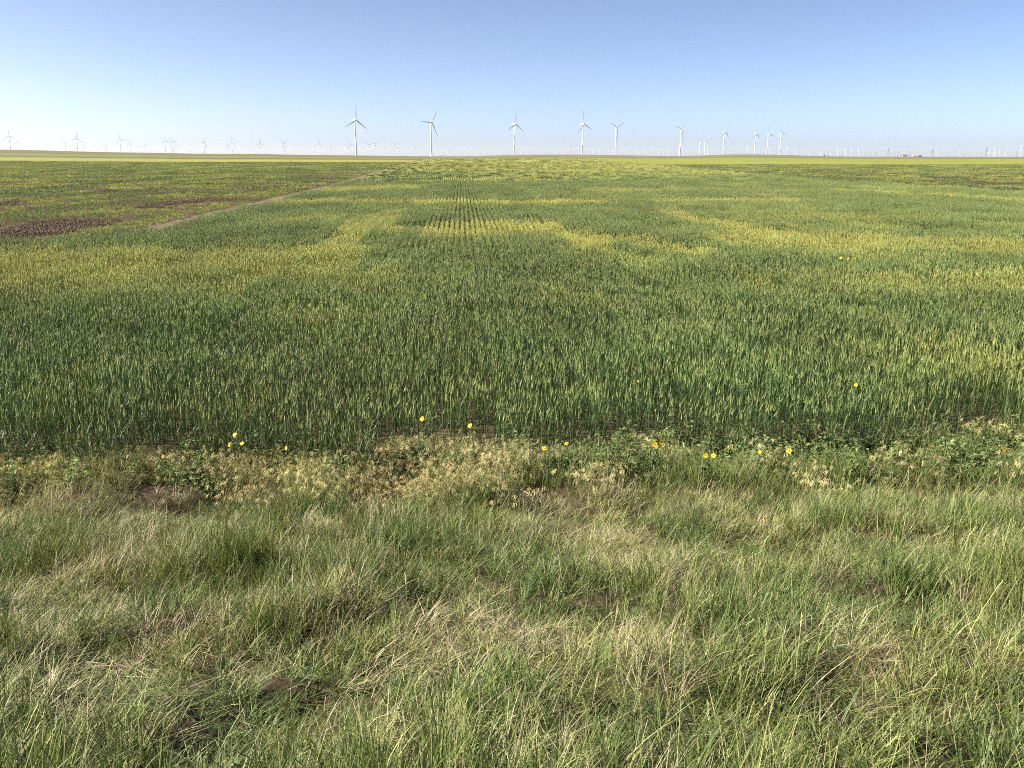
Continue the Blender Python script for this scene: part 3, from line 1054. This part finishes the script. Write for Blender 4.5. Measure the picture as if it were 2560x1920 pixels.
M_WHITE = paint('turbine_white', (.72, .72, .71))
M_BLADE = paint('blade_white', (.66, .68, .70))
HUB = 80.0


def tower_mesh():
    mb = MB()
    zs = [0, .5, 26, 26.05, 26.25, 26.3, 52, 52.05, 52.25, 52.3, 78.2]
    rs = [2.15, 2.0, 1.78, 1.82, 1.82, 1.78, 1.5, 1.54, 1.54, 1.5, 1.15]
    mb.tube([(0, 0, z) for z in zs], rs, 20)
    return mb.mesh('tower', M_WHITE, True)


def nacelle_mesh():
    """built along +Y: the rotor end; rounded box, taller in front"""
    mb = MB()
    secs = [(-6.6, 1.0, .9, .4), (-6.2, 1.5, 1.5, .35), (-2, 1.75, 1.85, .2), (2.2, 1.75, 1.9, .1), (3.0, 1.4, 1.5, 0), (3.2, 1.2, 1.2, 0)]
    n = 16; vs = []; fs = []
    for y, a, b, zo in secs:
        for j in range(n):
            t = 2 * math.pi * j / n
            ct, st = math.cos(t), math.sin(t); e = .45
            vs.append((a * math.copysign(abs(ct) ** e, ct), y, zo + b * math.copysign(abs(st) ** e, st)))
    for i in range(len(secs) - 1):
        for j in range(n):
            fs.append((i * n + j, i * n + (j + 1) % n, (i + 1) * n + (j + 1) % n, (i + 1) * n + j))
    fs.append(tuple(range(n))[::-1]); fs.append(tuple(range((len(secs) - 1) * n, len(secs) * n)))
    mb.add(vs, fs)
    mb.box((0, -5.2, 2.35), (1.2, .8, .9))
    return mb.mesh('nacelle', M_WHITE)


def hub_mesh():
    mb = MB()
    prof = [(-.9, 1.35), (.6, 1.5), (1.4, 1.2), (2.0, .7), (2.25, .05)]
    n = 14; vs = []; fs = []
    for y, r in prof:
        vs += [(r * math.cos(2 * math.pi * j / n), y, r * math.sin(2 * math.pi * j / n)) for j in range(n)]
    for i in range(len(prof) - 1):
        for j in range(n):
            fs.append((i * n + j, i * n + (j + 1) % n, (i + 1) * n + (j + 1) % n, (i + 1) * n + j))
    fs.append(tuple(range(n))[::-1])
    mb.add(vs, fs)
    return mb.mesh('rotor_hub', M_WHITE, True)


def blade_mesh():
    mb = MB()
    secs = [(1.0, .95, .95, 0), (2.2, .95, .9, 6), (5, 1.5, .62, 16), (8.5, 1.62, .42, 13), (15, 1.25, .30, 8), (23, .95, .22, 4), (31, .7, .15, 1), (36.5, .45, .1, 0), (38.3, .12, .04, 0)]
    n = 10; vs = []; fs = []
    for z, c, th, tw in secs:
        a = math.radians(tw)
        off = max(0, c - .95) * .4
        for j in range(n):
            t = 2 * math.pi * j / n
            u = math.cos(t) * c + off; w = math.sin(t) * th
            vs.append((u * math.cos(a) - w * math.sin(a), u * math.sin(a) + w * math.cos(a) + .0012 * z * z * .4, z))
    for i in range(len(secs) - 1):
        for j in range(n):
            fs.append((i * n + j, i * n + (j + 1) % n, (i + 1) * n + (j + 1) % n, (i + 1) * n + j))
    fs.append(tuple(range((len(secs) - 1) * n, len(secs) * n)))
    mb.add(vs, fs)
    return mb.mesh('blade', M_BLADE, True)


TW, NA, HB, BL = tower_mesh(), nacelle_mesh(), hub_mesh(), blade_mesh()
# rotor axis: towards camera-right for all (one wind)
_rn = Rt * 0.75 + Fh * (-0.66)
ROT_AZ = math.atan2(-_rn[0], _rn[1])           # rotation about z that takes +Y to the rotor axis
ZTOP = [0.0]


def place_far(px, py_top, height):
    """distance at which something `height` tall, standing on the terrain, ends at photo row py_top"""
    d0 = ray(px, 384.0); h = d0 / np.dot(d0, Fh)

    def row(dep):
        p = h * dep
        z = float(terrain(p[0], p[1])) + height
        v = np.array([p[0], p[1], z - EYE])
        return 960 - FPX * np.dot(v, UPV) / np.dot(v, FWD)
    lo, hi = 300.0, 22000.0
    for _ in range(50):
        m = math.sqrt(lo * hi)
        if row(m) < py_top: lo = m
        else: hi = m
    p = h * lo
    return p[0], p[1], float(terrain(p[0], p[1]))


def turbine(px, py, phase, label, group):
    # the hub sits 4.2 m along the axis from the tower: aim the hub at its place in the view
    x, y, z = place_far(px, py, HUB)
    ax = _rn * 4.2
    x, y = x - ax[0], y - ax[1]
    z = float(terrain(x, y))
    root = empty('wind_turbine', (x, y, z - .3))
    tag(root, label, 'wind turbine', group)
    lobj('tower', TW, root)
    lobj('nacelle', NA, root, (0, 0, HUB), (0, 0, ROT_AZ))
    hb = lobj('rotor_hub', HB, root, (_rn[0] * 4.2, _rn[1] * 4.2, HUB + .1), (0, 0, ROT_AZ))
    # seen from the front the local +X axis points to the viewer's left: positive turn about local Y goes that way
    for k in range(3):
        lobj('blade', BL, hb, (0, .3, 0), (0, -math.radians(phase + 120 * k), 0))
    ZTOP[0] = max(ZTOP[0], z + 122)
    return root


BIG = [(893.6, 299.7, 3, 'tallest white wind turbine, one blade pointing straight up'),
       (1081.7, 306, 32, 'second tallest white turbine, one blade level to the left'),
       (1288.9, 309.6, 1, 'white turbine on the low hill crest, third in the big row'),
       (1458.8, 310.5, -10, 'big white turbine with top blade tilted slightly left, fourth in row'),
       (1541.3, 320.8, 57, 'big turbine with two blades raised in a V, one down'),
       (1702.8, 324, 45, 'big turbine in a dip of the skyline, one blade hanging down'),
       (1810.7, 329.5, 3, 'white turbine on the right hill, leftmost of its four big ones'),
       (1888.6, 334, 0, 'white turbine, second of the four big ones on the right hill'),
       (1920.3, 334, -14, 'white turbine, third of the four big ones on the right hill'),
       (1951.9, 335.5, -42, 'white turbine, fourth and rightmost big one on the right hill')]
for bx_, by_, ph_, lb_ in BIG:
    turbine(bx_, by_, ph_, lb_, 'large wind turbines in the nearest row')

LEFT = [(28.9, 339.5, 0), (50.3, 354.8, 0), (166.7, 356.6, 60), (196.2, 345.4, 6), (212.5, 359.3, -48), (265.3, 361.5, 2), (303.8, 348, -14),
        (327, 361, 0), (363.5, 363, -14), (415.2, 351.6, -9), (432, 354.3, -35), (437.5, 362.5, -30), (511.9, 355.7, 32), (515.5, 364.8, -28),
        (570.3, 365.7, 0), (581.5, 357.2, -9), (620.4, 370.2, -20), (643.4, 364.8, -5), (650.6, 357.5, 0), (667.4, 371, -45), (710.5, 356.3, -42), (714.4, 368.8, -40)]
ORD = ['first', 'second', 'third', 'fourth', 'fifth', 'sixth', 'seventh', 'eighth', 'ninth', 'tenth', 'eleventh', 'twelfth', 'thirteenth', 'fourteenth', 'fifteenth', 'sixteenth',
       'seventeenth', 'eighteenth', 'nineteenth', 'twentieth', 'twenty-first', 'twenty-second', 'twenty-third']
for i_, (px_, py_, ph_) in enumerate(LEFT):
    sz_ = 'mid-sized' if py_ < 353 else ('small' if py_ < 361 else 'faint far')
    turbine(px_, py_, ph_, '%s white turbine, %s along the skyline counting from the left edge' % (sz_, ORD[i_]), 'small turbines along the left skyline')

FAR = [(797.8, 358.4, 3), (819, 380, 0), (827, 367.5, 0), (865.6, 364.8, 60), (875.2, 360.3, -28), (883.3, 369.8, -30),
       (918.4, 361.2, -32), (937.5, 360.8, 58), (939.6, 369.3, 0), (975, 381, 20), (985, 362, 60), (990, 366.6, 2), (994.3, 373, 40), (998.5, 368.8, 0), (1036.5, 369.3, 0), (1042, 373.3, 60),
       (1096, 374.7, 10), (1115, 374.7, 60), (1119.8, 375.4, 0), (1124, 375.2, 40), (1188.5, 373.8, 60), (1226.5, 375.6, 20), (1231, 373.8, 0), (1251.8, 376, 60), (1266.6, 375.6, 40), (1276.7, 378, 0),
       (1301, 374.7, -25), (1316, 380.5, 50), (1389.6, 377, 60), (1403.7, 375.6, 30), (1414.5, 376.5, 5), (1425.8, 369.3, 57), (1435.9, 377.4, 0), (1446.2, 371, -30),
       (1466.5, 370.2, 57), (1482.5, 372.9, -50), (1500.2, 373.8, 0), (1510.2, 379.5, 60), (1521.4, 373.8, -30), (1529, 374.7, 60),
       (1561.2, 372.9, 58), (1575.3, 374.7, 0), (1597.7, 372.9, 20), (1618, 374.2, 45), (1633.5, 372, -30), (1647, 376.5, 0), (1660.6, 377, 10), (1671, 373.5, 30), (1675, 378.3, 0), (1697, 376.5, 0),
       (1728.8, 380.5, 10), (1750.7, 354.3, 43), (1762.8, 357.5, 43), (1770.6, 360, 38),
       (1869.6, 365.7, -14),
       (1924.8, 367.5, -2),
       (1961.8, 378.3, 0), (1968.2, 366.6, 42), (1989.5, 378.3, -20), (1992.5, 380, 30), (2014.6, 379.2, 0), (2021.5, 380, 60), (2049.5, 381, 20), (2055, 378.3, 0), (2076.7, 381.5, 40),
       (2095, 369.3, 42), (2114.6, 371, 45), (2129, 372.5, 50), (2147.2, 373.4, 38), (2343.5, 380, 45), (2399, 379.6, 40),
       (2469.6, 378.3, 40), (2473.2, 383, 0), (2486, 368.8, 35), (2489, 377.8, 10), (2500, 376, 45), (2515.3, 376, 42), (2552.8, 365.7, 35)]
LM = [(893.6, 'tallest turbine'), (1081.7, 'second tallest turbine'), (1288.9, 'hill crest turbine'), (1458.8, 'tilted-blade fourth turbine'), (1541.3, 'V-bladed turbine'),
      (1702.8, 'turbine in the dip'), (1810.7, 'first big right-hill turbine'), (1888.6, 'second big right-hill turbine'), (1920.3, 'third big right-hill turbine'), (1951.9, 'last big right-hill turbine')]
_cnt = {}
for px_, py_, ph_ in FAR:
    sz_ = 'mid-sized' if py_ < 361 else ('small' if py_ < 371 else ('tiny' if py_ < 376 else 'faint tiny'))
    lm_ = [l for l in LM if l[0] < px_]
    key_ = lm_[-1][1] if lm_ else None
    right_ = px_ > 2300
    k2_ = 'edge' if right_ else key_
    _cnt[k2_] = _cnt.get(k2_, 0) + 1
    o_ = ORD[_cnt[k2_] - 1]
    if right_:
        lab_ = '%s white turbine, %s among those beside the right skyline pylons' % (sz_, o_)
    elif key_ is None:
        lab_ = '%s distant turbine, %s of six just left of the tallest turbine' % (sz_, o_)
    else:
        lab_ = '%s distant turbine, %s one right of the %s' % (sz_, o_, key_)
    turbine(px_, py_, ph_, lab_, 'distant turbines along the skyline')

# ================================================================== PYLONS, POLES, FARMSTEAD
M_STEEL = paint('galvanised_steel', (.22, .23, .24), .5)
M_WOOD = paint('weathered_pole', (.12, .10, .085), .8)


def bar(mb, a, b, r):
    mb.tube([a, b], [r, r], 4)


def pylon(px, py, label):
    H = 38.0
    x, y, z = place_far(px, py, H)
    root = empty('transmission_pylon', (x, y, z - .3)); root.rotation_euler[2] = math.radians(20)
    tag(root, label, 'pylon', 'lattice pylons on the right skyline')
    wd = lambda t: 3.4 * (1 - t) ** 1.2 + .55
    for sx in (-1, 1):
        for sy in (-1, 1):
            mb = MB()
            mb.tube([(sx * wd(t), sy * wd(t), H * t) for t in (0, .25, .5, .75, 1)], [.32] * 5, 4)
            mb.obj('leg', M_STEEL, root)
    br = MB()
    ts = [0, .2, .38, .54, .68, .8, .9, 1]
    for a, b in zip(ts[:-1], ts[1:]):
        for s in (-1, 1):
            for u in (-1, 1):
                bar(br, (u * wd(a), s * wd(a), H * a), (-u * wd(b), s * wd(b), H * b), .14)
                bar(br, (s * wd(a), u * wd(a), H * a), (s * wd(b), -u * wd(b), H * b), .14)
    br.obj('bracing', M_STEEL, root)
    for t in (.70, .82, .94):
        mb = MB(); w = 5.5
        for s in (-1, 1):
            bar(mb, (0, s * .6, H * t), (w, 0, H * t + .4), .18); bar(mb, (0, s * .6, H * t), (-w, 0, H * t + .4), .18)
        mb.tube([(-w, 0, H * t + .4), (0, 0, H * t + 1.4), (w, 0, H * t + .4)], [.16] * 3, 4)
        for s in (-1, 1):
            mb.tube([(s * w, 0, H * t + .3), (s * w, 0, H * t - 1.8)], [.2, .2], 5)
        mb.obj('crossarm', M_STEEL, root)
    return root


pylon(2220.6, 371, 'dark lattice pylon just left of the low farmstead')
pylon(2331.4, 373, 'dark lattice pylon right of the farmstead beside a small turbine')
pylon(2465.6, 368.5, 'dark lattice pylon left of the group of white turbines at right')


def pole(px, py, label):
    H = 20.0
    x, y, z = place_far(px, py, H)
    root = empty('power_pole', (x, y, z - .3)); root.rotation_euler[2] = math.radians(25)
    tag(root, label, 'power pole', 'power poles on the right skyline')
    mb = MB(); mb.tube([(0, 0, 0), (0, 0, H * .5), (0, 0, H)], [.42, .36, .28], 8); mb.obj('shaft', M_WOOD, root)
    for zz, w in ((H - 1, 2.4), (H - 4, 2.4)):
        mb = MB(); mb.box((0, 0, zz), (2 * w, .3, .35))
        mb.obj('crossarm', M_WOOD, root)
        for s in (-1, 1):
            mb = MB(); mb.tube([(s * w * .9, 0, zz + .15), (s * w * .9, 0, zz + .5), (s * w * .9, 0, zz + .8)], [.1, .22, .1], 6); mb.obj('insulator', M_STEEL, root)
    return root


POLES = [(2163, 381, 'leftmost faint power pole of the line on the right skyline'),
         (2189, 378.5, 'second power pole of the line, before the first pylon'),
         (2245, 378, 'power pole just left of the farmstead'),
         (2273.6, 377, 'power pole standing just behind the farmstead trees'),
         (2304.7, 380, 'power pole halfway between farmstead and middle pylon'),
         (2372.5, 381, 'first power pole right of the middle pylon'),
         (2411.7, 381.5, 'second power pole right of the middle pylon'),
         (2453, 380, 'power pole just left of the last pylon'),
         (2541.6, 381.5, 'rightmost power pole beside the edge turbine')]
for a_ in POLES:
    pole(*a_)

M_WALL = paint('farm_wall', (.40, .38, .35), .8)
M_ROOF = paint('farm_roof', (.20, .19, .19), .6)
M_RED = paint('barn_wall', (.30, .16, .12), .8)
M_PANE = paint('window_pane', (.05, .06, .07), .15)


def building(px, w, dpt, hw, hr, wall, roof, label, name, dist=2350.0):
    d0 = ray(px, 384.0); p = d0 / np.dot(d0, Fh) * dist
    z = float(terrain(p[0], p[1]))
    root = empty(name, (p[0], p[1], z - .2)); root.rotation_euler[2] = -math.atan2(p[0], p[1]) + .25
    tag(root, label, 'building', 'farm buildings on the right skyline')
    mb = MB()
    a, b = w / 2, dpt / 2
    mb.add([(-a, -b, 0), (a, -b, 0), (a, b, 0), (-a, b, 0), (-a, -b, hw), (a, -b, hw), (a, b, hw), (-a, b, hw), (-a, 0, hw + hr), (a, 0, hw + hr)],
           [(0, 1, 5, 4), (2, 3, 7, 6), (1, 2, 6, 9, 5), (3, 0, 4, 8, 7), (0, 3, 2, 1)])
    mb.obj('wall', wall, root)
    mb = MB(); o = .5
    for s in (-1, 1):
        y1, z1 = s * (b + o), hw - hr * o / b
        v = [(-a - o, y1, z1 + .05), (a + o, y1, z1 + .05), (a + o, 0, hw + hr + .05), (-a - o, 0, hw + hr + .05)]
        v += [(q[0], q[1], q[2] + .25) for q in v]
        mb.add(v, [(0, 1, 2, 3), (7, 6, 5, 4), (0, 4, 5, 1), (1, 5, 6, 2), (2, 6, 7, 3), (3, 7, 4, 0)])
    mb.obj('roof', roof, root)
    for k in (-1, 1):
        mb = MB(); mb.box((k * w * .28, -b - .03, hw * .55), (1.2, .1, 1.2)); mb.obj('window', M_PANE, root)
    mb = MB(); mb.box((0, -b - .04, 1.1), (1.3, .12, 2.2)); mb.obj('door', M_ROOF, root)
    return root


building(2262, 11, 8, 3.0, 2.4, M_WALL, M_ROOF, 'low grey-roofed farmhouse between dark trees on the skyline', 'farmhouse')
building(2290, 14, 9, 2.6, 1.4, M_WALL, M_WALL, 'pale low shed right of the farmhouse', 'farm_shed')
building(2300, 10, 8, 2.4, 1.6, M_RED, M_ROOF, 'reddish low shed at the right end of the farmstead', 'farm_shed')
building(2061, 4, 4, 3.6, .8, M_ROOF, M_ROOF, 'small dark substation hut between the far turbines', 'substation_hut', 2700)

M_FTREE = plant_mat('tree_leaf', (.03, .05, .022), (.05, .07, .03), (.03, .05, .022), (.05, .07, .03), .6, .2, .3)


def tree(px, h, label, dist=2330.0, group='skyline trees'):
    d0 = ray(px, 384.0); p = d0 / np.dot(d0, Fh) * dist
    z = float(terrain(p[0], p[1]))
    root = empty('tree', (p[0], p[1], z - .1)); tag(root, label, 'tree', group)
    mb = MB(); mb.tube([(0, 0, 0), (.1, 0, h * .3), (0, .1, h * .7)], [h * .045, h * .035, h * .012], 7)
    for k in range(4):
        a = k * 1.7
        mb.tube([(0, 0, h * (.25 + .08 * k)), (math.cos(a) * h * .22, math.sin(a) * h * .22, h * (.5 + .06 * k))], [h * .02, h * .008], 5)
    mb.obj('trunk', M_WOOD, root)
    cr = MB()
    cl = [(R_.gauss(0, .2) * h, R_.gauss(0, .2) * h, h * R_.uniform(.4, .85), h * R_.uniform(.12, .22)) for _ in range(9)]
    for k in range(420):
        cx, cy, cz, r = R_.choice(cl)
        v = np.array([R_.gauss(0, 1), R_.gauss(0, 1), R_.gauss(0, .8)]); v = v / np.linalg.norm(v) * r * R_.uniform(.5, 1.05)
        cr.ribbon((cx + v[0], cy + v[1], cz + v[2]), R_.random() * 6.28, h * .07, h * .05, R_.uniform(.2, 1.5), .3, 1, R_.random(), R_.random())
    cr.obj('crown', M_FTREE, root)
    return root


tree(2253, 4.6, 'small grey green tree at the left end of the farmstead')
tree(2259, 6.0, 'darkest tree directly behind the farmhouse', 2380)
tree(2273, 4.2, 'low tree just right of the farmhouse')
tree(1107, 4.4, 'tiny dark shrub on the skyline right of the second tallest turbine', 2250)
tree(1865, 4.0, 'small dark bush on the right hill beside a far turbine', 2450)
tree(2072, 5.0, 'small dark tree among far turbines right of the right hill', 2650)
tree(2105, 4.5, 'low dark tree between two small turbines at right', 2600)

# ================================================================== HAZE
def build_haze():
    m, t, out = new_mat('thin_haze')
    v = N(t, 'ShaderNodeVolumePrincipled')
    v.inputs['Color'].default_value = (.88, .92, 1.0, 1)
    v.inputs['Density'].default_value = 2.2e-5
    v.inputs['Anisotropy'].default_value = 0.2
    t.links.new(v.outputs[0], out.inputs['Volume'])
    lo, hi, r = ZMIN - 1.0, ZTOP[0] + 5.0, 27500.0
    mb = MB(); mb.box((0, 0, (lo + hi) / 2), (2 * r, 2 * r, hi - lo))
    o = mb.obj('haze', m)
    tag(o, 'thin pale summer haze lying over the far fields', kind='stuff')


build_haze()
